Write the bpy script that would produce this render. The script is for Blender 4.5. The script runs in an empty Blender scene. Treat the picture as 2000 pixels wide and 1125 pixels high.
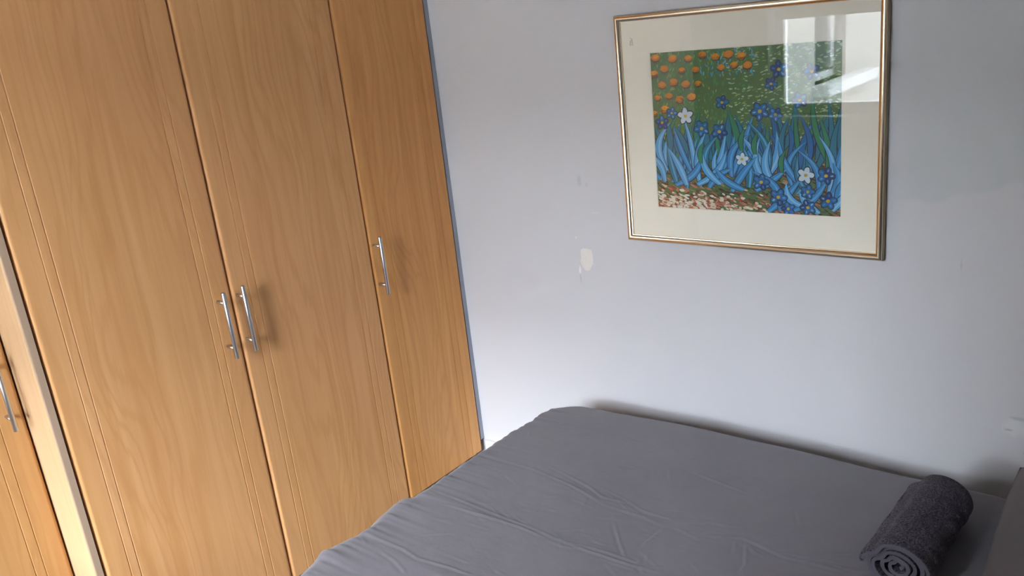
import bpy, bmesh, math, random
import numpy as np
from mathutils import Matrix, Vector, noise
random.seed(7)
S = bpy.context.scene
COL = S.collection
PI = math.pi
# ------------------------------------------------------------------ camera
cam = bpy.data.cameras.new('camera'); cam.sensor_width = 36; cam.lens = 30.063
cam.clip_start = 0.02; cam.clip_end = 200
co = bpy.data.objects.new('camera', cam); COL.objects.link(co)
R = [[0.7811389, -0.1083052, 0.6148918], [0.6150845, 0.3025910, -0.7280863], [-0.1072052, 0.9469470, 0.3029824]]
M = Matrix(R).to_4x4(); M.translation = Vector((2.0171, -2.1309, 1.6273))
co.matrix_world = M
S.camera = co
# ------------------------------------------------------------------ light
S.view_settings.view_transform = 'Standard'; S.view_settings.look = 'None'
S.view_settings.gamma = 1; S.view_settings.use_curve_mapping = False
S.view_settings.exposure = 1.86
wd = bpy.data.worlds.new('overcast_sky'); S.world = wd; wd.use_nodes = True
bg = wd.node_tree.nodes['Background']; bg.inputs[0].default_value = (0.835, 0.93, 1.03, 1); bg.inputs[1].default_value = 22.0
WX0, WX1, WZ0, WZ1, WY = -0.09, 1.20, 0.87, 2.12, -3.0       # window opening
def portal(name, x0, x1, z0, z1, y):
    l = bpy.data.lights.new(name, 'AREA'); l.shape = 'RECTANGLE'; l.size = x1-x0; l.size_y = z1-z0
    l.cycles.is_portal = True
    o = bpy.data.objects.new(name, l); COL.objects.link(o)
    o.location = ((x0+x1)/2, y, (z0+z1)/2); o.rotation_euler = (PI/2, 0, PI)
    o.rotation_euler = (-PI/2, 0, 0) if False else (PI/2, 0, 0)
    return o
pl = portal('window_daylight', WX0, WX1, WZ0, WZ1, WY-0.27)
# area light looks down its local -Z; turn it so it looks into the room (+Y)
pl.rotation_euler = (PI/2, 0, PI); 
pl.matrix_world = Matrix.Translation(pl.location) @ Matrix(((1,0,0),(0,0,-1),(0,1,0))).to_4x4()
# local -Z maps to +Y with this matrix
# ------------------------------------------------------------------ helpers
def link(name, bm, mats, parent=None, smooth=False, bev=0, seg=2, angle=40):
    me = bpy.data.meshes.new(name)
    bm.normal_update(); bm.to_mesh(me); bm.free()
    if not isinstance(mats, (list, tuple)): mats = [mats]
    for m in mats: me.materials.append(m)
    o = bpy.data.objects.new(name, me); COL.objects.link(o)
    if parent: o.parent = parent
    if bev:
        b = o.modifiers.new('bevel', 'BEVEL'); b.width = bev; b.segments = seg; b.limit_method = 'ANGLE'; b.angle_limit = math.radians(angle)
    if smooth:
        for p in me.polygons: p.use_smooth = True
    return o
def box(bm, x0, x1, y0, y1, z0, z1, mi=0):
    v = [bm.verts.new(c) for c in ((x0,y0,z0),(x1,y0,z0),(x1,y1,z0),(x0,y1,z0),(x0,y0,z1),(x1,y0,z1),(x1,y1,z1),(x0,y1,z1))]
    for f in ((3,2,1,0),(4,5,6,7),(0,1,5,4),(1,2,6,5),(2,3,7,6),(3,0,4,7)):
        bm.faces.new([v[i] for i in f]).material_index = mi
def B(*a):
    bm = bmesh.new(); box(bm, *a); return bm
def prism(bm, pts, z0, z1, close=True):
    """extrude an xy outline (counter-clockwise) along z"""
    a = [bm.verts.new((x, y, z0)) for x, y in pts]; b = [bm.verts.new((x, y, z1)) for x, y in pts]
    n = len(pts)
    for i in range(n):
        j = (i+1) % n; bm.faces.new((a[i], a[j], b[j], b[i]))
    bm.faces.new(list(reversed(a))); bm.faces.new(b)
def tube(bm, p0, p1, r, n=20, cham=0.0):
    p0 = Vector(p0); p1 = Vector(p1); d = (p1-p0).normalized(); L = (p1-p0).length
    u = d.orthogonal().normalized(); w = d.cross(u)
    rings = []
    prof = [(0, r-cham), (cham, r), (L-cham, r), (L, r-cham)] if cham else [(0, r), (L, r)]
    for t, rr in prof:
        rings.append([bm.verts.new(p0+d*t+(u*math.cos(2*PI*k/n)+w*math.sin(2*PI*k/n))*rr) for k in range(n)])
    for a, b in zip(rings, rings[1:]):
        for k in range(n):
            bm.faces.new((a[k], a[(k+1)%n], b[(k+1)%n], b[k])).smooth = True
    bm.faces.new(list(reversed(rings[0]))); bm.faces.new(rings[-1])
def empty(name, loc, label=None, cat=None, group=None):
    o = bpy.data.objects.new(name, None); COL.objects.link(o); o.location = loc; o.empty_display_size = .1
    if label: o['label'] = label; o['category'] = cat
    if group: o['group'] = group
    return o
def rebase(root):
    """children were built in world coordinates: bring their meshes into the root's frame"""
    inv = Matrix.Translation(-root.location)
    for c in root.children:
        c.data.transform(inv)
        for g in c.children: g.data.transform(inv)
def struct(o): o['kind'] = 'structure'; return o
# ------------------------------------------------------------------ materials
def mat(name, col=(.5,.5,.5), rough=.5, metal=0, spec=.5):
    m = bpy.data.materials.new(name); m.use_nodes = True
    b = m.node_tree.nodes['Principled BSDF']
    b.inputs['Base Color'].default_value = (*col, 1); b.inputs['Roughness'].default_value = rough
    b.inputs['Metallic'].default_value = metal; b.inputs['Specular IOR Level'].default_value = spec
    return m
class N:
    def __init__(s, m): s.t = m.node_tree; s.m = m; s.b = s.t.nodes['Principled BSDF']
    def n(s, ty, **kw):
        x = s.t.nodes.new(ty)
        for k, v in kw.items(): setattr(x, k, v)
        return x
    def l(s, a, b): s.t.links.new(a, b)
    def pos(s, scale=(1,1,1), kind='Object', loc=(0,0,0)):
        tc = s.n('ShaderNodeTexCoord'); mp = s.n('ShaderNodeMapping')
        mp.inputs['Scale'].default_value = scale; mp.inputs['Location'].default_value = loc
        s.l(tc.outputs[kind], mp.inputs[0]); return mp.outputs[0]
    def noise(s, v, scale, detail=4, rough=.5, dist=0):
        x = s.n('ShaderNodeTexNoise'); x.inputs['Scale'].default_value = scale; x.inputs['Detail'].default_value = detail
        x.inputs['Roughness'].default_value = rough; x.inputs['Distortion'].default_value = dist
        s.l(v, x.inputs['Vector']); return x.outputs['Fac']
    def ramp(s, f, stops):
        x = s.n('ShaderNodeValToRGB'); e = x.color_ramp.elements
        while len(e) < len(stops): e.new(.5)
        for el, (p, c) in zip(e, stops): el.position = p; el.color = (*c, 1) if len(c) == 3 else c
        s.l(f, x.inputs[0]); return x.outputs[0]
    def mix(s, f, a, b, mode='MIX'):
        x = s.n('ShaderNodeMix', data_type='RGBA', blend_type=mode)
        for sock, v in ((x.inputs[0], f), (x.inputs[6], a), (x.inputs[7], b)):
            if hasattr(v, 'default_value'): s.l(v, sock)
            elif isinstance(v, (int, float)): sock.default_value = v
            else: sock.default_value = (*v, 1)
        return x.outputs[2]
    def math(s, op, a, b=None, c=None):
        x = s.n('ShaderNodeMath', operation=op)
        for i, v in enumerate((a, b, c)):
            if v is None: continue
            if hasattr(v, 'default_value'): s.l(v, x.inputs[i])
            else: x.inputs[i].default_value = v
        return x.outputs[0]
    def bump(s, h, strength, dist):
        x = s.n('ShaderNodeBump'); x.inputs['Strength'].default_value = strength; x.inputs['Distance'].default_value = dist
        s.l(h, x.inputs['Height']); s.l(x.outputs[0], s.b.inputs['Normal'])
    def color(s, c): s.l(c, s.b.inputs['Base Color'])

def wood(name, base, dark, light, seed, rough=.42):
    """beech / maple foil: long soft streaks along z with cathedral arches"""
    m = mat(name, base, rough, 0, .3); n = N(m)
    warp = n.noise(n.pos((1.0, 1.0, .35), loc=(seed, seed*2, seed)), 3.0, 2, .5)
    tc = n.n('ShaderNodeTexCoord'); sep = n.n('ShaderNodeSeparateXYZ'); n.l(tc.outputs['Object'], sep.inputs[0])
    # cathedral arches: rings of a stretched distance field
    y2 = n.math('MULTIPLY', sep.outputs[1], 9.0)
    z2 = n.math('MULTIPLY', sep.outputs[2], .62)
    wy = n.math('MULTIPLY_ADD', warp, 3.0, y2)
    ring = n.math('ADD', n.math('POWER', n.math('ABSOLUTE', n.math('PINGPONG', wy, 1.2)), 2.0), z2)
    ringn = n.math('MULTIPLY_ADD', n.noise(n.pos((14, 14, .7), loc=(seed, 0, 3)), 1.0, 4, .6), 1.3, ring)
    wv = n.math('SINE', n.math('MULTIPLY', ringn, 17.0))
    wv = n.math('MULTIPLY_ADD', wv, .5, .5)
    streak = n.noise(n.pos((34, 34, .75), loc=(seed*3, seed, 0)), 1.0, 4, .55, .6)
    fine = n.noise(n.pos((420, 420, 6), loc=(seed, 5, 0)), 1.0, 3, .6)
    broad = n.noise(n.pos((9, 9, .5), loc=(0, seed, 9)), 1.0, 3, .5)
    c = n.mix(n.ramp(streak, [(.30, (0,0,0)), (.72, (1,1,1))]), dark, light)
    c = n.mix(.35, c, base)
    c = n.mix(n.math('MULTIPLY', n.ramp(wv, [(.0, (0,0,0)), (.62, (.08,.08,.08)), (1, (1,1,1))]), .50), c, dark)
    c = n.mix(n.math('MULTIPLY', n.ramp(broad, [(.35, (0,0,0)), (.7, (1,1,1))]), .35), c, light)
    c = n.mix(n.math('MULTIPLY', n.ramp(fine, [(.5, (0,0,0)), (.75, (1,1,1))]), .12), c, dark)
    fleck = n.noise(n.pos((150, 150, 5), loc=(5, seed, 2)), 1.0, 3, .6)
    c = n.mix(n.math('MULTIPLY', n.ramp(fleck, [(.56, (0,0,0)), (.72, (1,1,1))]), .22), c, dark)
    tone = n.noise(n.pos((22, 22, .9), loc=(seed, 8, 1)), 1.0, 2, .5)
    c = n.mix(n.ramp(tone, [(.38, (.10,.10,.10)), (.62, (0,0,0))]), c, (base[0]*.95, base[1]*.86, base[2]*1.15))
    n.color(c); n.bump(streak, .08, .001)
    return m
WB, WDK, WL = (.80,.412,.165), (.67,.315,.108), (.86,.475,.21)
M_door = [wood('beech_foil_a', WB, WDK, WL, 1.3), wood('beech_foil_b', WB, WDK, WL, 4.1),
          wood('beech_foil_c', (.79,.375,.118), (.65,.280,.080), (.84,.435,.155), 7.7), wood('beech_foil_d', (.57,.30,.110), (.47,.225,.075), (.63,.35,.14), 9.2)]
M_carc = mat('beech_carcass', (.34,.20,.105), .5)
M_panel = wood('beech_panel', (.52,.335,.185), (.48,.30,.155), (.56,.375,.21), 2.2, .45)
M_edge = mat('beech_edge_band', (.50,.345,.235), .5)
M_dark = mat('carcass_shadow_gap', (.10,.06,.035), .7)
M_steel = mat('brushed_nickel', (.60,.60,.61), .36, 1.0)
n = N(M_steel); n.bump(n.noise(n.pos((900, 900, 15)), 1.0, 2), .06, .0005)

# wall paint with a darker, greener area at upper right, scuffs and smudges
M_wall = mat('lavender_grey_wall_paint', (.60,.605,.64), .62, 0, .3); n = N(M_wall)
tc = n.n('ShaderNodeTexCoord'); sp = n.n('ShaderNodeSeparateXYZ'); n.l(tc.outputs['Object'], sp.inputs[0])
wn = n.noise(n.pos(), 5.5, 3, .5)
big = n.noise(n.pos(), 1.3, 3, .5)
col = n.mix(big, (.625,.615,.640), (.655,.645,.670))
def band(n, v, a, b):      # smooth 0..1 from a to b
    x = n.n('ShaderNodeMapRange', interpolation_type='SMOOTHSTEP'); n.l(v, x.inputs[0]); x.inputs[1].default_value = a; x.inputs[2].default_value = b; return x.outputs[0]
zz = n.math('MULTIPLY_ADD', wn, -.16, sp.outputs[2]); zz = n.math('MULTIPLY_ADD', sp.outputs[0], -.16, zz)
mask = n.math('MULTIPLY', band(n, zz, .785, .800), band(n, sp.outputs[0], 1.44, 1.50))
col = n.mix(n.math('MULTIPLY', mask, .75), col, (.565,.585,.60))
def spot(n, cx, cz, rx, rz, nz, soft=.6):
    dx = n.math('DIVIDE', n.math('SUBTRACT', sp.outputs[0], cx), rx); dz = n.math('DIVIDE', n.math('SUBTRACT', sp.outputs[2], cz), rz)
    d = n.math('SQRT', n.math('ADD', n.math('MULTIPLY', dx, dx), n.math('MULTIPLY', dz, dz)))
    d = n.math('MULTIPLY_ADD', nz, 1.6, n.math('SUBTRACT', d, .8))
    x = n.n('ShaderNodeMapRange', interpolation_type='SMOOTHSTEP'); n.l(d, x.inputs[0]); x.inputs[1].default_value = 1.0; x.inputs[2].default_value = 1.0-soft; x.inputs[3].default_value = 0; x.inputs[4].default_value = 1
    return x.outputs[0]
fn = n.noise(n.pos(), 60, 4, .7)
for cx, cz, rx, rz, k, c in ((.532,1.122,.010,.024,.22,(.30,.30,.31)), (.558,1.113,.006,.008,.15,(.3,.3,.31)), (.503,.942,.005,.006,.6,(.8,.8,.8)),
                             (.508,.835,.006,.014,.8,(.85,.85,.86)), (.508,.805,.004,.02,.45,(.42,.42,.44)),
                             (.580,1.025,.022,.003,.35,(.75,.75,.77)), (1.60,.955,.003,.018,.3,(.4,.4,.42)),
                             (1.735,.56,.035,.030,.25,(.85,.86,.87)), (1.742,.585,.022,.006,.35,(.30,.31,.33)), (1.722,.552,.012,.004,.5,(.32,.33,.35)),
                             (1.766,.500,.009,.016,.9,(.03,.07,.08))):
    col = n.mix(n.math('MULTIPLY', spot(n, cx, cz, rx, rz, fn), k), col, c)
n.color(col)
roller = n.noise(n.pos(), 260, 3, .6); n.bump(n.math('ADD', n.math('MULTIPLY', roller, .35), n.noise(n.pos(), 9, 3)), .25, .004)

M_white = mat('white_gloss_paint', (.82,.82,.82), .35)
M_ceil = mat('white_ceiling_paint', (.88,.88,.87), .8)
M_floor = mat('grey_laminate', (.36,.24,.15), .4); n = N(M_floor)
br = n.n('ShaderNodeTexBrick'); br.inputs['Scale'].default_value = 1; br.inputs['Brick Width'].default_value = 1.2; br.inputs['Row Height'].default_value = .14; br.inputs['Mortar Size'].default_value = .002
n.l(n.pos(), br.inputs['Vector']); br.inputs['Color1'].default_value = (.44,.41,.39,1); br.inputs['Color2'].default_value = (.37,.345,.33,1); br.inputs['Mortar'].default_value = (.15,.14,.13,1)
n.color(br.outputs[0])
M_upvc = mat('white_upvc', (.80,.81,.82), .3)
def glass_mat(name, ior=1.5):
    m = bpy.data.materials.new(name); m.use_nodes = True; t = m.node_tree; t.nodes.clear()
    o = t.nodes.new('ShaderNodeOutputMaterial'); mx = t.nodes.new('ShaderNodeMixShader'); f = t.nodes.new('ShaderNodeFresnel'); f.inputs[0].default_value = ior
    a = t.nodes.new('ShaderNodeBsdfTransparent'); g = t.nodes.new('ShaderNodeBsdfGlossy'); g.inputs['Roughness'].default_value = 0.0
    t.links.new(f.outputs[0], mx.inputs[0]); t.links.new(a.outputs[0], mx.inputs[1]); t.links.new(g.outputs[0], mx.inputs[2]); t.links.new(mx.outputs[0], o.inputs[0])
    return m
M_glass = glass_mat('clear_glass', 1.42)
M_blind = mat('white_blind_fabric', (.78,.78,.76), .9)
# ------------------------------------------------------------------ room shell
RX0, RX1, RY0, RZ1 = -0.68, 2.62, -3.0, 2.42
struct(link('floor', B(RX0-.15, RX1+.15, RY0-.25, .15, -.12, 0), M_floor))
struct(link('ceiling', B(RX0-.15, RX1+.15, RY0-.25, .15, RZ1, RZ1+.12), M_ceil))
struct(link('wall_back', B(RX0-.15, RX1+.15, 0, .15, 0, RZ1), M_wall))
struct(link('wall_left', B(RX0-.15, RX0, RY0, 0, 0, RZ1), M_wall))
struct(link('wall_right', B(RX1, RX1+.15, RY0, 0, 0, RZ1), M_wall))
bm = bmesh.new()
box(bm, RX0-.15, WX0, RY0-.25, RY0, 0, RZ1); box(bm, WX1, RX1+.15, RY0-.25, RY0, 0, RZ1)
box(bm, WX0, WX1, RY0-.25, RY0, 0, WZ0); box(bm, WX0, WX1, RY0-.25, RY0, WZ1, RZ1)
struct(link('wall_front', bm, M_wall))
# bare plaster where the paint has flaked off (an irregular, slightly raised-edged chip)
pts = [(.517,.903),(.528,.909),(.545,.908),(.557,.905),(.5605,.893),(.5615,.875),(.560,.860),(.553,.848),(.546,.838),(.536,.834),(.527,.836),(.520,.845),(.513,.856),(.512,.866),(.516,.876),(.515,.890)]
M_plaster = mat('bare_cream_plaster', (.74,.68,.62), .85); n = N(M_plaster)
n.color(n.mix(n.noise(n.pos(), 55, 4), (.76,.70,.65), (.82,.79,.76)))
bm = bmesh.new()
cxx = sum(p[0] for p in pts)/len(pts); czz = sum(p[1] for p in pts)/len(pts)
outer = [bm.verts.new((x, -.0001, z)) for x, z in pts]; lip = [bm.verts.new((cxx+(x-cxx)*.985, -.0009, czz+(z-czz)*.985)) for x, z in pts]
inner = [bm.verts.new((cxx+(x-cxx)*.94, -.0003, czz+(z-czz)*.95)) for x, z in pts]
k = len(pts)
for i in range(k):
    j = (i+1) % k; bm.faces.new((outer[i], outer[j], lip[j], lip[i])); bm.faces.new((lip[i], lip[j], inner[j], inner[i]))
bm.faces.new(inner)
bmesh.ops.recalc_face_normals(bm, faces=bm.faces)
pp = link('bare_plaster_patch', bm, M_plaster, bpy.data.objects['wall_back']); pp['label'] = 'cream patch of bare plaster where paint flaked off'
# baseboards
def board(name, x0, x1, y0, y1):
    bm = B(x0, x1, y0, y1, 0, .113); return struct(link(name, bm, M_white, bev=.004))
board('baseboard_back', .012, RX1, -.016, 0); board('baseboard_right', RX1-.016, RX1, RY0, -.016)
board('baseboard_front', 0.02, RX1-.016, RY0, RY0+.016)
# window: upvc frame with a wide left light and two right lights
bm = bmesh.new(); FY0, FY1 = RY0-.17, RY0-.10; fw = .055
mul = .66
box(bm, WX0, WX1, FY0, FY1, WZ0, WZ0+fw); box(bm, WX0, WX1, FY0, FY1, WZ1-fw, WZ1)
box(bm, WX0, WX0+fw, FY0, FY1, WZ0+fw, WZ1-fw); box(bm, WX1-fw, WX1, FY0, FY1, WZ0+fw, WZ1-fw)
box(bm, mul-.03, mul+.03, FY0, FY1, WZ0+fw, WZ1-fw)
w = struct(link('window_1', bm, M_upvc, bev=.006))
bm = bmesh.new(); box(bm, WX0+fw-.005, mul-.025, FY0+.03, FY0+.036, WZ0+fw-.005, WZ1-fw+.005); link('pane', bm, M_glass, w)
bm = bmesh.new(); box(bm, mul+.025, WX1-fw+.005, FY0+.03, FY0+.036, WZ0+fw-.005, WZ1-fw+.005); link('pane', bm, M_glass, w)
link('window_sill', B(WX0-.03, WX1+.03, FY1, RY0+.07, WZ0-.028, WZ0), M_upvc, w, bev=.006)
# roller blind half way down over the left light
t = empty('roller_blind', (.30, RY0-.06, 2.06), 'white roller blind half lowered over the left part of the window', 'blind')
bm = bmesh.new(); tube(bm, (WX0+.02, RY0-.06, 2.07), (mul-.02, RY0-.06, 2.07), .022); link('roller', bm, M_blind, t)
link('blind_fabric', B(WX0+.03, mul-.03, RY0-.064, RY0-.062, 1.44, 2.06), M_blind, t)
link('bottom_bar', B(WX0+.03, mul-.03, RY0-.069, RY0-.057, 1.425, 1.442), M_white, t, bev=.003)
rebase(t)
# ------------------------------------------------------------------ outside
M_render = mat('pale_render', (.30,.295,.28), .9); n = N(M_render); n.color(n.mix(n.noise(n.pos(), 6, 4), (.125,.122,.112), (.150,.147,.136)))
M_render2 = mat('grey_render', (.34,.33,.31), .9)
M_ground = mat('pale_paving', (.30,.29,.27), .9); n = N(M_ground); n.color(n.mix(n.noise(n.pos(), 3, 4), (.43,.42,.39), (.50,.49,.46)))
M_outw = mat('weathered_white_frame', (.26,.26,.26), .5)
M_roof = mat('slate_roof', (.07,.07,.08), .7)
M_dkglass = mat('dark_window_glass', (.02,.025,.03), .05)
g = link('ground', B(-30, 30, -40, -3.4, -3.2, -3.0), M_ground); g['kind'] = 'structure'
t = empty('neighbouring_house', (-3, -6.5, -3), 'pale rendered house wing outside with a white framed window, seen reflected in the picture glass', 'house')
bm = bmesh.new()
x1 = -.50; wy0, wy1, wz0, wz1 = -5.68, -4.93, .82, 1.95
box(bm, -5, x1, -9.0, wy0, -3, 4.2); box(bm, -5, x1, wy1, -4.35, -3, 4.2); box(bm, -5, x1, wy0, wy1, -3, wz0); box(bm, -5, x1, wy0, wy1, wz1, 4.2)
link('wall', bm, M_render, t)
bm = bmesh.new(); box(bm, x1-.16, x1-.10, wy0, wy1, wz0, wz0+.06); box(bm, x1-.16, x1-.10, wy0, wy1, wz1-.08, wz1)
box(bm, x1-.16, x1-.10, wy0, wy0+.08, wz0+.08, wz1-.08); box(bm, x1-.16, x1-.10, wy1-.08, wy1, wz0+.08, wz1-.08)
f = link('window', bm, M_outw, t); link('pane', B(x1-.14, x1-.13, wy0+.07, wy1-.07, wz0+.07, wz1-.07), M_dkglass, f)
link('window_ledge', B(x1-.16, x1+.13, wy0-.5, wy1+.03, wz0-.09, wz0), M_outw, t)
link('roof', B(-5.2, x1+.2, -9.2, -4.15, 4.2, 4.4), M_roof, t)
rebase(t)
t = empty('sky_block_terrace', (4, -19, -3), 'unseen low grey terrace added behind the camera to block the low sky', 'house')  # unseen row, added to keep low sky off the upper wall
link('wall', B(-14, 16, -23, -17, -3, 3.2), M_render2, t)
bm = bmesh.new(); v = [bm.verts.new(c) for c in ((-14.3,-16.7,3.2),(16.3,-16.7,3.2),(16.3,-23.3,3.2),(-14.3,-23.3,3.2),(-14.3,-20,5.6),(16.3,-20,5.6))]
for q in ((0,1,5,4),(3,4,5,2),(0,4,3),(1,2,5),(3,2,1,0)): bm.faces.new([v[i] for i in q])
link('roof', bm, M_roof, t)
for i in range(7):
    f = link('window', B(-12+i*4, -10.6+i*4, -17.04, -16.98, .6, 2.2), M_upvc, t); link('pane', B(-11.9+i*4, -10.7+i*4, -16.985, -16.97, .7, 2.1), M_dkglass, f)
rebase(t)
# ------------------------------------------------------------------ wardrobes
DT = .020
def door_profile(ya, yb, xf, g=(.055, .080), rr=.010):
    """counter-clockwise xy outline of a door front: rounded long edges, two V grooves near each"""
    P = []
    a = [(xf-DT, ya), ]
    for k in range(7):
        t = PI/2*k/6; P.append((xf-rr+rr*math.sin(t), ya+rr-rr*math.cos(t)))
    gs = [ya+g[0], ya+g[1]]; ge = [yb-g[1], yb-g[0]]
    for c in gs+ge:
        P += [(xf, c-.0016), (xf-.0016, c-.0006), (xf-.0016, c-.0002), (xf, c+.0020)]
    for k in range(7):
        t = PI/2*k/6; P.append((xf-rr+rr*math.cos(t), yb-rr+rr*math.sin(t)))
    return a + P + [(xf-DT, yb)]
def make_handle(x, y, z, parent):
    bm = bmesh.new(); h = .094
    tube(bm, (x+.035, y, z-h), (x+.035, y, z+h), .006, 24, .001)
    for s in (-1, 1): tube(bm, (x-.0005, y, z+s*.064), (x+.031, y, z+s*.064), .0045, 16)
    return link('handle', bm, M_steel, parent)
def door(ya, yb, xf, z0, z1, m, parent, hy, hz, g=(.055,.080), warp=0):
    bm = bmesh.new(); prism(bm, door_profile(ya, yb, xf, g), z0, z1)
    d = link('door', bm, m, parent)
    make_handle(xf, hy, hz, d)
    return d
HZ = 1.63-.7107
ZB, ZT = .075, 2.26
def carcass(ya, yb, xf, depth, parent, top=2.30):
    bm = bmesh.new(); xb = xf-depth; t = .018
    box(bm, xb, xf, ya, ya+t, .0, top); box(bm, xb, xf, yb-t, yb, .0, top)
    box(bm, xb, xf, ya+t, yb-t, top-t, top); box(bm, xb, xf, ya+t, yb-t, .07, .07+t); box(bm, xb, xb+.006, ya+t, yb-t, .07+t, top-t)
    link('body', bm, M_carc, parent)
    link('plinth', B(xf-.06, xf-.042, ya+t, yb-t, 0, .07), M_carc, parent)
    link('cornice', B(xf-.01, xf+.03, ya, yb, top, top+.03), M_panel, parent)
y3, y23, y12, y1 = -.0205, -.4092, -.9160, -1.4188
gap = .0025
# double wardrobe
W = empty('double_wardrobe', (-.3, (y23+y1)/2, 0), 'wide beech wardrobe with two grooved doors and a facing pair of steel bar handles', 'wardrobe')
carcass(y1+.001, y23-.0012, -DT-.003, .58, W)
door(y12+gap/2+.0, y23-gap/2, 0, ZB, ZT, M_door[1], W, -.9002+.000, HZ, (.055,.0795))
door(y1, y12-gap/2, 0, ZB, ZT, M_door[0], W, -.9610, HZ, (.058,.081))
# end panel standing proud beside the recessed cupboard
bm = bmesh.new(); pr = [(-.60, -1.445), (-.006, -1.445)]
for k in range(1, 7):
    tt = PI/2*k/6; pr.append((-.006+.006*math.sin(tt), -1.439-.006*math.cos(tt)))
pr += [(0.0, -1.4245), (-.60, -1.4245)]
prism(bm, pr, 0, 2.33)
ep = link('end_panel', bm, [M_panel, M_edge], W)
for p in ep.data.polygons:
    if p.normal.x > .9: p.material_index = 1
rebase(W)
# single wardrobe against the wall
W = empty('single_wardrobe', (-.3, (y3+y23)/2, 0), 'narrow beech wardrobe with one grooved door, between the wide wardrobe and the grey wall', 'wardrobe')
carcass(y23+.0012, -.035, -DT-.003, .58, W)
fs = link('gap_strip', B(-.035, -.003, y3+.0012, -.0008, .115, 2.3), mat('shaded_wall_blue_grey', (.36,.39,.46), .6), W); fs['label'] = 'thin strip added in the gap by the wall, blue grey like the shaded wall'  # added strip; its blue grey paints the shaded wall beside the door
door(y23+gap/2, y3, 0, ZB, ZT, M_door[2], W, -.393, HZ, (.054,.084))
rebase(W)
# recessed wardrobe at far left
W = empty('recessed_wardrobe', (-.4, -1.75, 0), 'recessed beech wardrobe at the far left, set back behind the pale end panel', 'wardrobe')
carcass(-2.10, -1.448, -.125-DT-.003, .45, W)
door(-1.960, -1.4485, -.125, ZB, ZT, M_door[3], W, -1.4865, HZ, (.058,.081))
link('gap_strip', B(-.150, -.130, -2.098, -1.964, ZB, ZT), M_carc, W)
rebase(W)
# ------------------------------------------------------------------ framed picture
FX0, FX1, FZ0, FZ1 = .7055, 1.4285, .9545, 1.5925
T = empty('framed_picture', ((FX0+FX1)/2, 0, (FZ0+FZ1)/2), 'silver gold framed flower meadow print under glass hanging on the grey wall', 'picture')
M_frame = mat('champagne_gold_metal', (.80,.66,.47), .27, 1.0); n = N(M_frame)
wr = n.noise(n.pos((3,3,3)), 9, 4, .6); n.color(n.mix(wr, (.72,.56,.38), (.86,.76,.60)))
M_fside = mat('aged_bronze_side', (.36,.30,.19), .42, .85)
prof = [(0,-.0005), (0,-.0175), (.0012,-.0185), (.0012,-.0205), (.0035,-.0235), (.0065,-.0250), (.0095,-.0250), (.0125,-.0228), (.0145,-.0190), (.0150,-.0178), (.0172,-.0170), (.0176,-.0130), (.0176,-.0040)]
bm = bmesh.new(); rings = []
for w_, d_ in prof:
    rings.append([bm.verts.new(c) for c in ((FX0+w_, d_, FZ0+w_), (FX1-w_, d_, FZ0+w_), (FX1-w_, d_, FZ1-w_), (FX0+w_, d_, FZ1-w_))])
for a, b, i in zip(rings, rings[1:], range(99)):
    for k in range(4):
        j = (k+1) % 4; f = bm.faces.new((a[k], a[j], b[j], b[k])); f.material_index = 1 if i < 3 else 0
        f.smooth = 3 <= i <= 8
bmesh.ops.recalc_face_normals(bm, faces=bm.faces)
fr = link('frame', bm, [M_frame, M_fside], T)
fr.data.set_sharp_from_angle(angle=math.radians(50)) if hasattr(fr.data, 'set_sharp_from_angle') else None
IX0, IX1, IZ0, IZ1 = FX0+.0172, FX1-.0172, FZ0+.0172, FZ1-.0172
link('backing_board', B(FX0+.004, FX1-.004, -.006, -.001, FZ0+.004, FZ1-.004), mat('brown_board', (.25,.17,.1), .8), T)
PX0, PX1, PZ0, PZ1 = .8085, 1.3225, 1.0585, 1.4865
M_mat = mat('cream_mat_board', (.93,.86,.735), .85); n = N(M_mat); n.bump(n.noise(n.pos(), 500, 2), .1, .0005)
bm = bmesh.new()
def ringface(bm, A, Bq, yA, yB):
    a = [bm.verts.new((x, yA, z)) for x, z in ((A[0],A[2]),(A[1],A[2]),(A[1],A[3]),(A[0],A[3]))]
    b = [bm.verts.new((x, yB, z)) for x, z in ((Bq[0],Bq[2]),(Bq[1],Bq[2]),(Bq[1],Bq[3]),(Bq[0],Bq[3]))]
    for k in range(4): bm.faces.new((a[k], a[(k+1)%4], b[(k+1)%4], b[k]))
e = .0018
ringface(bm, (IX0,IX1,IZ0,IZ1), (PX0-e,PX1+e,PZ0-e,PZ1+e), -.0105, -.0105)
ringface(bm, (PX0-e,PX1+e,PZ0-e,PZ1+e), (PX0,PX1,PZ0,PZ1), -.0105, -.0088)
link('mat_board', bm, M_mat, T)
# little faded grey mark in the mat's upper left corner
M_stamp = mat('faded_grey_mark', (.50,.49,.44), .9)
bm = bmesh.new()
def quad(bm, pts, y, mi=0):
    f = bm.faces.new([bm.verts.new((x, y, z)) for x, z in pts]); f.material_index = mi; return f
mx, mz = .7525, 1.520
for (ax, az, bx_, bz) in ((-.003,.012,.001,.008),(.0005,.009,.005,.005),(-.004,.003,.004,.005),(-.005,-.001,.005,.000),(-.006,-.006,.006,-.005),(-.0055,-.009,.0,-.0085),(.002,-.009,.0065,-.0085),(-.001,.004,-.003,-.006),(.003,.004,.005,-.006)):
    dx, dz = bx_-ax, bz-az; L = math.hypot(dx, dz); nx, nz = -dz/L*.0008, dx/L*.0008
    quad(bm, [(mx+ax+nx,mz+az+nz),(mx+ax-nx,mz+az-nz),(mx+bx_-nx,mz+bz-nz),(mx+bx_+nx,mz+bz+nz)], -.01055)
bmesh.ops.recalc_face_normals(bm, faces=bm.faces)
st = link('printed_mark', bm, M_stamp, T); st['label'] = 'small faded grey mark on the mat'
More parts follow.
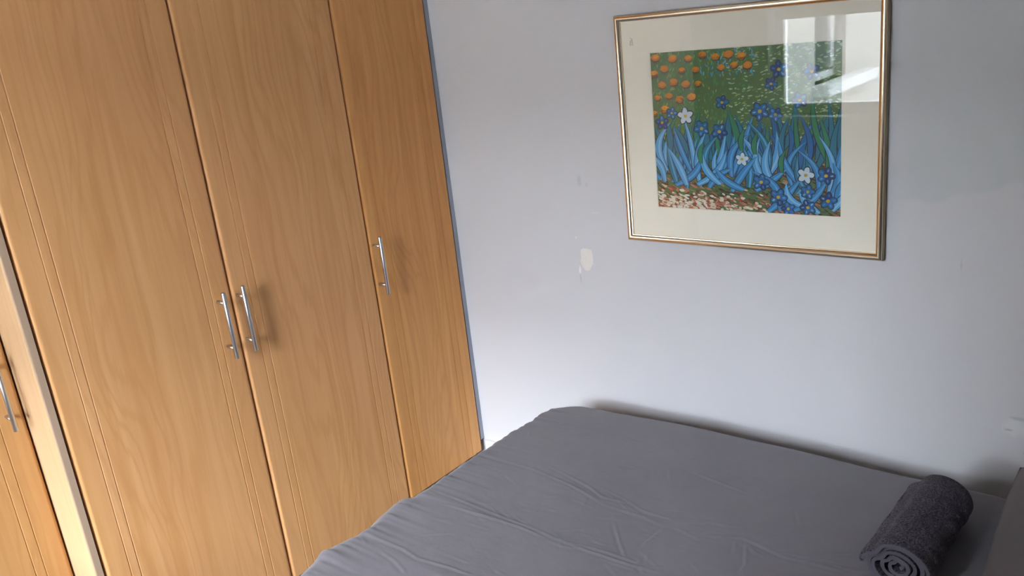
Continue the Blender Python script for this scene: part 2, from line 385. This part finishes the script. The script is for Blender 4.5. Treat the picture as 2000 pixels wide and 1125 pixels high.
# ---- the print: a plain generic flower meadow in the same colours, built from flat daubs of paint
def paint(name, c): return mat(name, c, .6)
PAL = {}
def pc(name, c):
    if name not in PAL: PAL[name] = (len(PAL), paint(name, c))
    return PAL[name][0]
for nm, c in (('paint_moss',(.09,.18,.05)),('paint_leaf',(.08,.30,.06)),('paint_lime',(.33,.44,.14)),('paint_mint',(.46,.60,.38)),('paint_orange',(.80,.25,.012)),
              ('paint_amber',(.85,.36,.02)),('paint_outline',(.012,.03,.07)),('paint_teal',(.02,.19,.28)),('paint_blue',(.035,.24,.52)),('paint_sky',(.09,.38,.70)),('paint_pale_blue',(.25,.52,.72)),
              ('paint_navy',(.012,.05,.20)),('paint_cobalt',(.015,.14,.38)),('paint_earth',(.13,.055,.03)),('paint_rust',(.36,.08,.035)),('paint_terracotta',(.52,.20,.11)),
              ('paint_sand',(.70,.55,.38)),('paint_cream',(.78,.72,.60)),('paint_ice',(.62,.72,.80)),('paint_yellow',(.62,.42,.02)),('paint_green',(.03,.24,.10)),('paint_umber',(.06,.03,.02))): pc(nm, c)
bm = bmesh.new(); layer = [-.0080]
rp = random.Random(11)
PW, PH = PX1-PX0, PZ1-PZ0
def clip(poly):
    def cl(P, f, inter):
        out = []
        for i in range(len(P)):
            a, b = P[i-1], P[i]
            if f(b):
                if not f(a): out.append(inter(a, b))
                out.append(b)
            elif f(a): out.append(inter(a, b))
        return out
    for ax, lim, sgn in ((0,0,1),(0,1,-1),(1,0,1),(1,1,-1)):
        f = lambda p: (p[ax]-lim)*sgn >= 0
        def it(a, b):
            t = (lim-a[ax])/(b[ax]-a[ax]); return (a[0]+(b[0]-a[0])*t, a[1]+(b[1]-a[1])*t)
        poly = cl(poly, f, it)
        if len(poly) < 3: return None
    return poly
def put(poly, name):        # poly in 0..1 print coordinates
    q = clip(poly)
    if not q: return
    layer[0] -= 1.1e-7
    quad(bm, [(PX0+u*PW, PZ0+v*PH) for u, v in q], layer[0], PAL[name][0])
def blob(u, v, a, b, ang, name, wob=.15, k=12):
    c, s = math.cos(ang), math.sin(ang); P = []
    for i in range(k):
        t = 2*PI*i/k; r = 1+rp.uniform(-wob, wob); x = a*math.cos(t)*r; y = b*math.sin(t)*r
        P.append((u+(x*c-y*s), v+(x*s+y*c)*PW/PH))
    put(P, name)
def blade(u0, v0, u1, v1, w, bend, name, out=True, hl=True):
    """a pointed curving leaf with a dark outline"""
    dx, dy = u1-u0, v1-v0; L = math.hypot(dx, dy) or 1e-6; nx, ny = -dy/L, dx/L
    def shape(wd, t0=0, t1=1):
        A, Bb = [], []
        for i in range(11):
            t = t0+(t1-t0)*i/10; s = math.sin(PI*min(1, t*.82+.18))**.8 if t < 1 else 0
            cx = u0+dx*t+nx*bend*math.sin(PI*t)*L; cy = v0+dy*t+ny*bend*math.sin(PI*t)*L
            A.append((cx+nx*wd*s, cy+ny*wd*s)); Bb.append((cx-nx*wd*s, cy-ny*wd*s))
        return A+Bb[::-1]
    # split into quads so that bent outlines stay valid
    def strips(wd, nm, off=0):
        P = shape(wd); m_ = len(P)//2; A = P[:m_]; Bq = P[m_:][::-1]
        for i in range(m_-1):
            put([(A[i][0]+off,A[i][1]), (A[i+1][0]+off,A[i+1][1]), (Bq[i+1][0]+off,Bq[i+1][1]), (Bq[i][0]+off,Bq[i][1])], nm)
    if out: strips(w+.0045, 'paint_outline')
    strips(w, name)
    if hl: strips(w*.28, 'paint_sky' if name in ('paint_blue','paint_teal','paint_cobalt') else 'paint_pale_blue', w*.18)
put([(0,0),(1,0),(1,1),(0,1)], 'paint_moss')
# upper meadow
for i in range(1500):
    u = rp.random(); v = rp.uniform(.42, 1.0)
    right = u > .42
    nm = rp.choice(['paint_leaf','paint_moss','paint_leaf','paint_lime'] if not right else ['paint_leaf','paint_mint','paint_lime','paint_moss','paint_mint'])
    blob(u, v, rp.uniform(.005,.013), rp.uniform(.002,.005), rp.uniform(-.3,.6) if right else rp.uniform(1.0,2.0), nm, .2, 7)
for i in range(120):
    blob(rp.uniform(.28,.58), rp.uniform(.84,.995), .010, .003, rp.uniform(1,2.2), rp.choice(['paint_pale_blue','paint_sky','paint_teal','paint_leaf']), .2, 7)
# orange button flowers
for u, v in ((.03,.97),(.13,.96),(.22,.955),(.30,.97),(.08,.90),(.18,.885),(.26,.885),(.015,.87),(.06,.80),(.13,.815),(.20,.80),(.27,.80),(.10,.73),(.03,.72),(.16,.705),(.23,.72),
             (.37,.955),(.44,.965),(.51,.95),(.40,.89),(.47,.90),(.54,.895),(.07,.645),(.005,.62)):
    s = rp.uniform(1.0, 1.4)
    for k in range(9):
        a = 2*PI*k/9+rp.uniform(-.2,.2); blob(u+math.cos(a)*.017*s, v+math.sin(a)*.021*s-.006, .006, .0016, a, 'paint_umber', .1, 6)
    blob(u, v-.008, .019*s, .013*s, 0, 'paint_umber', .08); blob(u, v, .019*s, .014*s, .1, 'paint_orange', .1); blob(u, v+.004, .013*s, .008*s, .1, 'paint_amber', .15)
# earth
for i in range(1000):
    u = rp.random(); v = rp.uniform(0, .33)
    nm = rp.choice(['paint_earth','paint_rust','paint_umber','paint_terracotta','paint_earth'])
    blob(u, v, rp.uniform(.010,.024), rp.uniform(.002,.005), -.35+rp.uniform(-.2,.2), nm, .2, 7)
for i in range(330):
    u = abs(rp.gauss(.22,.19)); v = abs(rp.gauss(.0,.055))
    blob(u, v, rp.uniform(.008,.016), rp.uniform(.004,.008), -.3+rp.uniform(-.2,.3), rp.choice(['paint_sand','paint_cream','paint_terracotta','paint_rust','paint_cream']), .2, 8)
# blue foliage: a back layer of upright teal blades, then broad leaning leaves
for i in range(140):
    u = (i+.5)/70+rp.uniform(-.02,.02); v0 = rp.uniform(.20,.36); h = rp.uniform(.18,.30)+.10*u
    blade(u, v0, u+rp.uniform(-.09,.09), v0+h, rp.uniform(.010,.018), rp.uniform(-.12,.12), rp.choice(['paint_teal','paint_teal','paint_cobalt','paint_green']), hl=False)
for i in range(34):
    u = (i+.5)/34+rp.uniform(-.02,.02); v0 = rp.uniform(.13,.26) - (.10*max(0,u-.6)/.4); h = rp.uniform(.20,.38)
    blade(u, v0, u+rp.uniform(-.13,.13), v0+h, rp.uniform(.014,.024), rp.uniform(-.2,.2), rp.choice(['paint_blue','paint_blue','paint_sky','paint_teal','paint_sky']))
for i in range(15):
    u = .05+i*.065; v0 = rp.uniform(.12,.18) - (.12 if u > .62 else 0)
    blade(u, v0, u+rp.choice([-.16,.14,-.10,.17]), v0+rp.uniform(.12,.24), .020, rp.uniform(-.25,.25), rp.choice(['paint_sky','paint_blue']))
for u, v in ((.27,.30),(.50,.38),(.57,.36),(.71,.25)): blade(u, v, u+.02, v+.14, .012, .1, 'paint_green', hl=False)
# simple round blue blossoms
def blossom(u, v, s, pale=False):
    k = 5; a0 = rp.uniform(0, 6)
    for i in range(k):
        a = a0+2*PI*i/k; blob(u+math.cos(a)*.020*s, v+math.sin(a)*.023*s, .020*s, .015*s, a, 'paint_outline', .06)
    for i in range(k):
        a = a0+2*PI*i/k; blob(u+math.cos(a)*.020*s, v+math.sin(a)*.023*s, .016*s, .0115*s, a, 'paint_ice' if pale else rp.choice(['paint_cobalt','paint_navy','paint_cobalt']), .08)
        blob(u+math.cos(a)*.023*s, v+math.sin(a)*.027*s, .007*s, .0035*s, a, 'paint_cream' if pale else rp.choice(['paint_sky','paint_pale_blue','paint_blue']), .2)
    blob(u, v, .008*s, .007*s, 0, 'paint_yellow')
for u, v, s, p_ in ((.05,.56,1.1,0),(.11,.62,.9,0),(.19,.60,1.25,1),(.28,.52,1.2,0),(.38,.50,1.2,0),(.40,.68,1.0,0),(.60,.62,1.3,0),(.66,.78,.9,0),(.70,.86,1.2,0),(.86,.84,1.1,0),(.80,.68,1.1,0),(.68,.60,1,0),
                    (.50,.33,1.0,1),(.60,.19,1.2,0),(.69,.10,1.25,0),(.83,.24,1.2,1),(.93,.24,1.2,0),(.84,.14,1,0),(.94,.09,1.2,0),(.84,.045,1.1,0),(.74,.03,1.0,0)): blossom(u, v, s, p_)
bmesh.ops.recalc_face_normals(bm, faces=bm.faces)
for f in bm.faces:
    if f.normal.y > 0: f.normal_flip()
link('print', bm, [v[1] for v in PAL.values()], T)
link('glass', B(IX0-.001, IX1+.001, -.0145, -.0125, IZ0-.001, IZ1+.001), M_glass, T)
rebase(T)
# ------------------------------------------------------------------ bed
M_sheet = mat('grey_cotton_sheet', (.150,.145,.165), .88, 0, .25); n = N(M_sheet)
n.b.inputs['Sheen Weight'].default_value = .25; n.b.inputs['Sheen Roughness'].default_value = .5
weave = n.noise(n.pos(), 1400, 2, .5); soft = n.noise(n.pos((1,1.6,1)), 16, 5, .6)
n.color(n.mix(n.noise(n.pos(), 30, 4, .6), (.143,.132,.150), (.170,.157,.177)))
n.bump(n.math('ADD', n.math('MULTIPLY', weave, .05), n.math('MULTIPLY', soft, 1.0)), .35, .004)
BX0, BX1, BY0, BY1, BZ = .462, 2.40, -1.50, -.118, .452
T = empty('bed', ((BX0+BX1)/2, (BY0+BY1)/2, 0), 'low bed with a creased grey fitted sheet standing beside the grey wall', 'bed')
M_bedw = mat('dark_stained_timber', (.06,.045,.04), .5)
link('bed_base', B(BX0+.02, BX1-.02, BY0+.02, BY1-.03, .14, .235), M_bedw, T, bev=.005)
for sx in (BX0+.08, BX1-.08):
    for sy in (BY0+.08, BY1-.09):
        bm = bmesh.new(); tube(bm, (sx, sy, 0), (sx, sy, .14), .025, 20, .003); link('leg', bm, M_bedw, T)
bm = B(BX0+.03, BX1-.03, BY0+.03, BY1-.035, .236, BZ-.03); link('mattress', bm, mat('white_ticking', (.7,.7,.68), .9), T, bev=.03, seg=4)
CR = [
[(0.497,-0.764),(0.645,-0.771),(0.76,-0.776),(0.867,-0.781),(0.941,-0.79)],[(0.939,-0.788),(0.969,-0.814)],
[(0.972,-0.791),(1.081,-0.786),(1.218,-0.774)],[(0.986,-0.783),(1.071,-0.77),(1.145,-0.769)],
[(0.684,-0.552),(0.82,-0.577),(0.951,-0.61)],[(0.713,-0.518),(0.876,-0.561),(0.929,-0.585),(1.009,-0.571)],
[(0.972,-0.559),(1.048,-0.586),(1.129,-0.583)],[(0.951,-0.61),(1.059,-0.605),(1.127,-0.616)],
[(1.149,-0.587),(1.213,-0.556),(1.27,-0.544)],[(1.149,-0.611),(1.225,-0.628)],
[(1.22,-0.608),(1.301,-0.575),(1.4,-0.595),(1.476,-0.59),(1.541,-0.588)],[(1.009,-0.659),(1.067,-0.726),(1.106,-0.766)],
[(1.125,-0.612),(1.113,-0.715)],[(0.75,-0.266),(0.841,-0.286),(0.946,-0.311)],[(1.016,-0.53),(1.076,-0.529)],
[(1.069,-0.374),(1.151,-0.387),(1.231,-0.396)],[(1.363,-0.414),(1.389,-0.466)],[(1.014,-0.395),(1.037,-0.431)],
[(0.504,-0.998),(0.63,-0.997),(0.691,-1.008),(0.788,-0.994),(0.851,-0.99)],[(0.587,-1.031),(0.647,-1.04),(0.708,-1.062)],
[(0.58,-0.806),(0.708,-0.797),(0.822,-0.789),(0.907,-0.797)],[(0.516,-0.55),(0.636,-0.549),(0.72,-0.554)],
[(0.539,-0.359),(0.561,-0.395)],[(1.117,-0.753),(1.14,-0.761),(1.14,-0.805)],[(1.145,-0.769),(1.173,-0.802)],
[(1.139,-0.725),(1.154,-0.759)],[(1.288,-0.591),(1.305,-0.636)],[(1.308,-0.58),(1.344,-0.666),(1.345,-0.696)],
[(0.445,-0.826),(0.515,-0.858)],[(0.482,-1.005),(0.537,-1.028)],[(0.469,-1.109),(0.518,-1.126)],
[(1.189,-0.586),(1.227,-0.586)],[(0.911,-0.642),(0.899,-0.609)],[(1.144,-0.383),(1.165,-0.338)]]
rc = random.Random(5)
for i in range(140):      # hairline creases gathered round the long fold lines
    fy = rc.choice([-.57,-.60,-.785,-.78,-1.01,-.35]); x = rc.uniform(.6,1.6); y = fy+rc.gauss(0,.04); a = rc.gauss(0,.32); L = rc.uniform(.02,.10)
    CR.append([(x,y),(x+math.cos(a)*L, y+math.sin(a)*L)])
def build_sheet():
    r = .042; step = .0036
    ext = .17
    xs = np.concatenate([np.arange(BX0+r-ext, 1.80, step), np.arange(1.80, BX1-r+ext, .02)])
    ys = np.concatenate([np.arange(BY0+r-ext, -1.30, .02), np.arange(-1.30, BY1-r+ext, step)])
    X, Y = np.meshgrid(xs, ys, indexing='ij')
    # nearest point on the inner, corner-rounded rectangle
    ix0, ix1, iy0, iy1 = BX0+r, BX1-r, BY0+r, BY1-r; rc_ = .09
    cx, cy = (ix0+ix1)/2, (iy0+iy1)/2; hx, hy = (ix1-ix0)/2-rc_, (iy1-iy0)/2-rc_
    qx, qy = np.abs(X-cx)-hx, np.abs(Y-cy)-hy
    sx, sy = np.sign(X-cx), np.sign(Y-cy)
    ax_, ay_ = np.maximum(qx, 0), np.maximum(qy, 0)
    dist = np.sqrt(ax_**2+ay_**2)
    d = np.maximum(dist-rc_, 0)
    nx = np.where(dist > 1e-6, ax_/np.maximum(dist,1e-6), 0)*sx; ny = np.where(dist > 1e-6, ay_/np.maximum(dist,1e-6), 0)*sy
    bx = X-nx*d; by = Y-ny*d
    th = np.minimum(d/r, PI/2)
    drop = np.where(d/r < PI/2, r*(1-np.cos(th)), r+(d-r*PI/2))
    drop = np.minimum(drop, .20)
    ox = bx+nx*r*np.sin(th); oy = by+ny*r*np.sin(th); oz = BZ-drop
    # waves of gathered cloth along the foot edge, gentle sag elsewhere
    F = np.clip(d/(r*.8), 0, 1)
    edge = np.zeros_like(X)
    for f_, a_, p_ in ((11,.0035,.3),(23,.0030,1.1),(41,.0022,2.0),(67,.0014,.7),(97,.0009,4)):
        edge += a_*np.sin(f_*2*PI*(by*1.0)/1.6+p_+2*np.sin(by*7+p_))
    ty = np.array([-1.6,-1.3,-1.184,-1.136,-1.10,-1.081,-1.037,-.977,-.93,-.86,-.822,-.80,-.747,-.664,-.5,-.432,-.373,-.293,-.215,-.1])
    tx = np.array([.47,.468,.475,.464,.447,.454,.464,.478,.464,.453,.450,.472,.479,.476,.479,.479,.480,.496,.498,.49])-.472
    ox += (edge*.30+np.interp(by, ty, tx))*F*np.clip(-nx*1.5, 0, 1)
    near = np.exp(-np.clip(X-BX0-.02, 0, 9)/.06)
    h = edge*near*.6
    h += .0022*np.sin(X*9+1)*np.sin(Y*8.3+.5)+.0014*np.sin(X*17+Y*11)+.0010*np.sin(Y*31-X*6)
    for yy, am in ((-.585,.0020),(-.785,.0022),(-1.01,.0022)):
        h += am*np.exp(-((Y-yy-.012*np.sin(X*6))/.022)**2)*(.55+.45*np.sin(X*8+yy*30))
    for li, line in enumerate(CR):
        LL = math.hypot(line[-1][0]-line[0][0], line[-1][1]-line[0][1])
        amp = .0019*min(1, .25+LL/.2) if li < 34 else .0008
        w1 = .0027 if li < 34 else .0026
        P = np.array(line)
        x0, x1 = P[:,0].min()-.03, P[:,0].max()+.03; y0, y1 = P[:,1].min()-.03, P[:,1].max()+.03
        ii = np.where((xs > x0) & (xs < x1))[0]; jj = np.where((ys > y0) & (ys < y1))[0]
        if len(ii) == 0 or len(jj) == 0: continue
        sl = np.ix_(ii, jj); xx, yy = X[sl], Y[sl]
        best = np.full(xx.shape, 9.0); side = np.zeros(xx.shape); tpos = np.zeros(xx.shape)
        nseg = len(P)-1
        for k in range(nseg):
            a, b = P[k], P[k+1]; ab = b-a; L2 = (ab**2).sum()
            t = np.clip(((xx-a[0])*ab[0]+(yy-a[1])*ab[1])/L2, 0, 1)
            dx, dy = xx-a[0]-t*ab[0], yy-a[1]-t*ab[1]; dd = np.sqrt(dx**2+dy**2)
            s_ = np.sign(ab[0]*dy-ab[1]*dx); mk = dd < best
            side = np.where(mk, s_, side); tpos = np.where(mk, (k+t)/nseg, tpos); best = np.where(mk, dd, best)
        fade = np.clip(np.minimum(tpos, 1-tpos)*5+.15, 0, 1); sd = best*side
        h[sl] += amp*fade*(np.exp(-(best/w1)**2) - .6*np.exp(-((sd+.0060)/.0038)**2))
    oz = oz + h*np.cos(th)*(1-np.clip((d-.03)/.05,0,1))
    # far edge bows in slightly towards the foot corner
    oy = oy - .030*np.clip((1.0-ox)/.5, 0, 1)**1.5*np.clip((Y-(-.6))/.45, 0, 1)
    oz = oz - .012*np.clip((.75-ox)/.30, 0, 1)**2*np.clip((Y+.6)/.5, 0, 1)
    nxn, nyn = X.shape
    V = np.stack([ox, oy, oz], -1).reshape(-1, 3)
    I = np.arange(nxn*nyn).reshape(nxn, nyn)
    Fq = np.stack([I[:-1,:-1], I[1:,:-1], I[1:,1:], I[:-1,1:]], -1).reshape(-1, 4)
    me = bpy.data.meshes.new('fitted_sheet')
    me.vertices.add(len(V)); me.vertices.foreach_set('co', V.ravel())
    me.loops.add(Fq.size); me.loops.foreach_set('vertex_index', Fq.ravel().astype(np.int32))
    me.polygons.add(len(Fq)); me.polygons.foreach_set('loop_start', (np.arange(len(Fq))*4).astype(np.int32))
    me.polygons.foreach_set('loop_total', np.full(len(Fq), 4, np.int32)) if False else None
    me.update(calc_edges=True); me.validate()
    me.polygons.foreach_set('use_smooth', np.ones(len(me.polygons), bool))
    me.materials.append(M_sheet)
    o = bpy.data.objects.new('fitted_sheet', me); COL.objects.link(o); o.parent = T
    return o
build_sheet()
rebase(T)
# ------------------------------------------------------------------ pillow
M_pil = mat('taupe_grey_pillowcase', (.155,.140,.146), .9, 0, .2); n = N(M_pil)
n.bump(n.math('ADD', n.noise(n.pos(), 14, 4), n.math('MULTIPLY', n.noise(n.pos(), 1200, 2), .08)), .3, .006)
def pillow(cx, cy, cz, lx, ly, lz, rz):
    bm = bmesh.new(); nu, nv = 44, 60; grid = {}
    for s in (1, -1):
        for i in range(nu+1):
            for j in range(nv+1):
                u = i/nu*2-1; v = j/nv*2-1
                edge = (i in (0, nu)) or (j in (0, nv))
                if s == -1 and edge: grid[s,i,j] = grid[1,i,j]; continue
                px = u*(1-.05*v*v*(1-0)) ; py = v*(1-.045*u*u)
                hgt = ((1-u**4)*(1-v**4))**.55
                w_ = .02*math.sin(9*u+4*v)*hgt*(1-hgt)*2
                grid[s,i,j] = bm.verts.new((px*lx/2, py*ly/2, s*lz/2*(hgt*(1 if s > 0 else .8)+w_)))
    for s in (1, -1):
        for i in range(nu):
            for j in range(nv):
                q = [grid[s,i,j], grid[s,i+1,j], grid[s,i+1,j+1], grid[s,i,j+1]]
                bm.faces.new(q if s > 0 else q[::-1]).smooth = True
    o = link('pillow', bm, M_pil); o.location = (cx, cy, cz); o.rotation_euler = (0, 0, rz); return o
o = pillow(2.004, -.452, BZ+.066, .47, .74, .14, math.radians(2.5))
o['label'] = 'taupe grey pillow at the head of the bed, cut off by the right edge'; o['category'] = 'pillow'
# ------------------------------------------------------------------ rolled towel
M_tow = mat('charcoal_terry_towel', (.062,.054,.070), 1.0, 0, .1); n = N(M_tow)
tv = n.n('ShaderNodeTexVoronoi'); tv.inputs['Scale'].default_value = 330; n.l(n.pos(), tv.inputs['Vector'])
n.color(n.mix(n.ramp(n.noise(n.pos(), 260, 3, .7), [(.35,(0,0,0)),(.65,(1,1,1))]), (.013,.011,.018), (.125,.110,.140)))
n.bump(tv.outputs['Distance'], .7, .003); n.b.inputs['Sheen Weight'].default_value = .08
def towel():
    root = empty('rolled_towel', (0,0,0), 'rolled charcoal terry towel lying on the grey bed near the pillow', 'towel')
    th = .0075; L = .325; R1 = .062
    # centre line of the folded cloth: spiral from the core outwards (x right, z up)
    pts = []; turns = 4.6; n_ = 420; t_end = 2*PI*turns
    for i in range(n_+1):
        t = t_end*i/n_; r = .006+(R1-.006)*(t/t_end)**.92
        a = t - t_end + PI*1.0          # ends at the left side
        sq = 1+.025*math.sin(2*a+.6)+.012*math.sin(5*a)
        x = math.cos(a)*r*1.08*sq; z = math.sin(a)*r*.90*sq
        dent = math.exp(-((a % (2*PI)-2.5)/.35)**2)
        x += .010*dent*(r/R1) * 1; z -= .007*dent*(r/R1)
        pts.append(Vector((x, 0, z)))
    zmin = min(p.z for p in pts)
    prof = []
    left, right = [], []
    for i, p in enumerate(pts):
        a = pts[max(0, i-1)]; b = pts[min(len(pts)-1, i+1)]; d = (b-a).normalized(); nn = Vector((-d.z, 0, d.x))
        h = th/2*(1.0+.12*math.sin(i*.31))
        left.append(p+nn*h); right.append(p-nn*h)
    loop = left+right[::-1]
    bm = bmesh.new(); ny = 70; rings = []
    for j in range(ny+1):
        v = j/ny; y = -L/2+L*v
        e = min(v, 1-v)*L
        rr = []
        for k, q in enumerate(loop):
            i = k if k <= n_ else 2*n_+1-k
            f = i/n_                       # 0 core .. 1 outer
            tel = (.010*(1-f)*(1 if v < .5 else -1))*(1-min(1, e/.05)) # core sits slightly inside
            sc = 1-.16*max(0, 1-e/.030)**2 if v > .5 else 1-.03*max(0, 1-e/.015)**2
            wob = .0016*math.sin(v*23+f*9)+.001*math.sin(v*51+i*.05)
            rr.append(bm.verts.new((q.x*sc*(1-.03*math.sin(v*PI))+wob, y+tel+.004*math.sin(i*.045)*(1-min(1, e/.04)), (q.z-zmin)*1.0*(sc if v>.5 else 1)+(.0006*math.sin(v*37+i*.07)))))
        rings.append(rr)
    m_ = len(loop)
    for a, b in zip(rings, rings[1:]):
        for k in range(m_):
            bm.faces.new((a[k], a[(k+1)%m_], b[(k+1)%m_], b[k])).smooth = True
    for rr, flip in ((rings[0], False), (rings[-1], True)):
        for i in range(n_):
            q = (rr[i], rr[i+1], rr[m_-2-i], rr[m_-1-i]); bm.faces.new(q if not flip else q[::-1]).material_index = 1
    bmesh.ops.recalc_face_normals(bm, faces=bm.faces)
    M_hem = mat('dark_mauve_hem', (.085,.076,.096), .9)
    o = link('towel_roll', bm, [M_tow, M_hem], root)
    # plump woven hem along the loose outer edge
    bm = bmesh.new(); e0 = pts[-1]
    for (dx, dz, rr_) in ((0, .001, .0062),):
        K = 60; ring = []
        for j in range(K+1):
            y = -L/2+.002+(L-.03)*j/K; ring.append([bm.verts.new((e0.x+.001+math.cos(2*PI*k/12)*rr_*.8+.001*math.sin(y*60), y, e0.z-zmin+dz+math.sin(2*PI*k/12)*rr_*1.5)) for k in range(12)])
        for a, b in zip(ring, ring[1:]):
            for k in range(12): bm.faces.new((a[k], a[(k+1)%12], b[(k+1)%12], b[k])).smooth = True
        bm.faces.new(ring[0]); bm.faces.new(ring[-1])
    bmesh.ops.recalc_face_normals(bm, faces=bm.faces)
    h = link('hem', bm, M_tow, root)
    return root
tw = towel()
tw.location = (1.639, -.443, BZ+.0105); tw.rotation_euler = (0, 0, math.radians(-3))
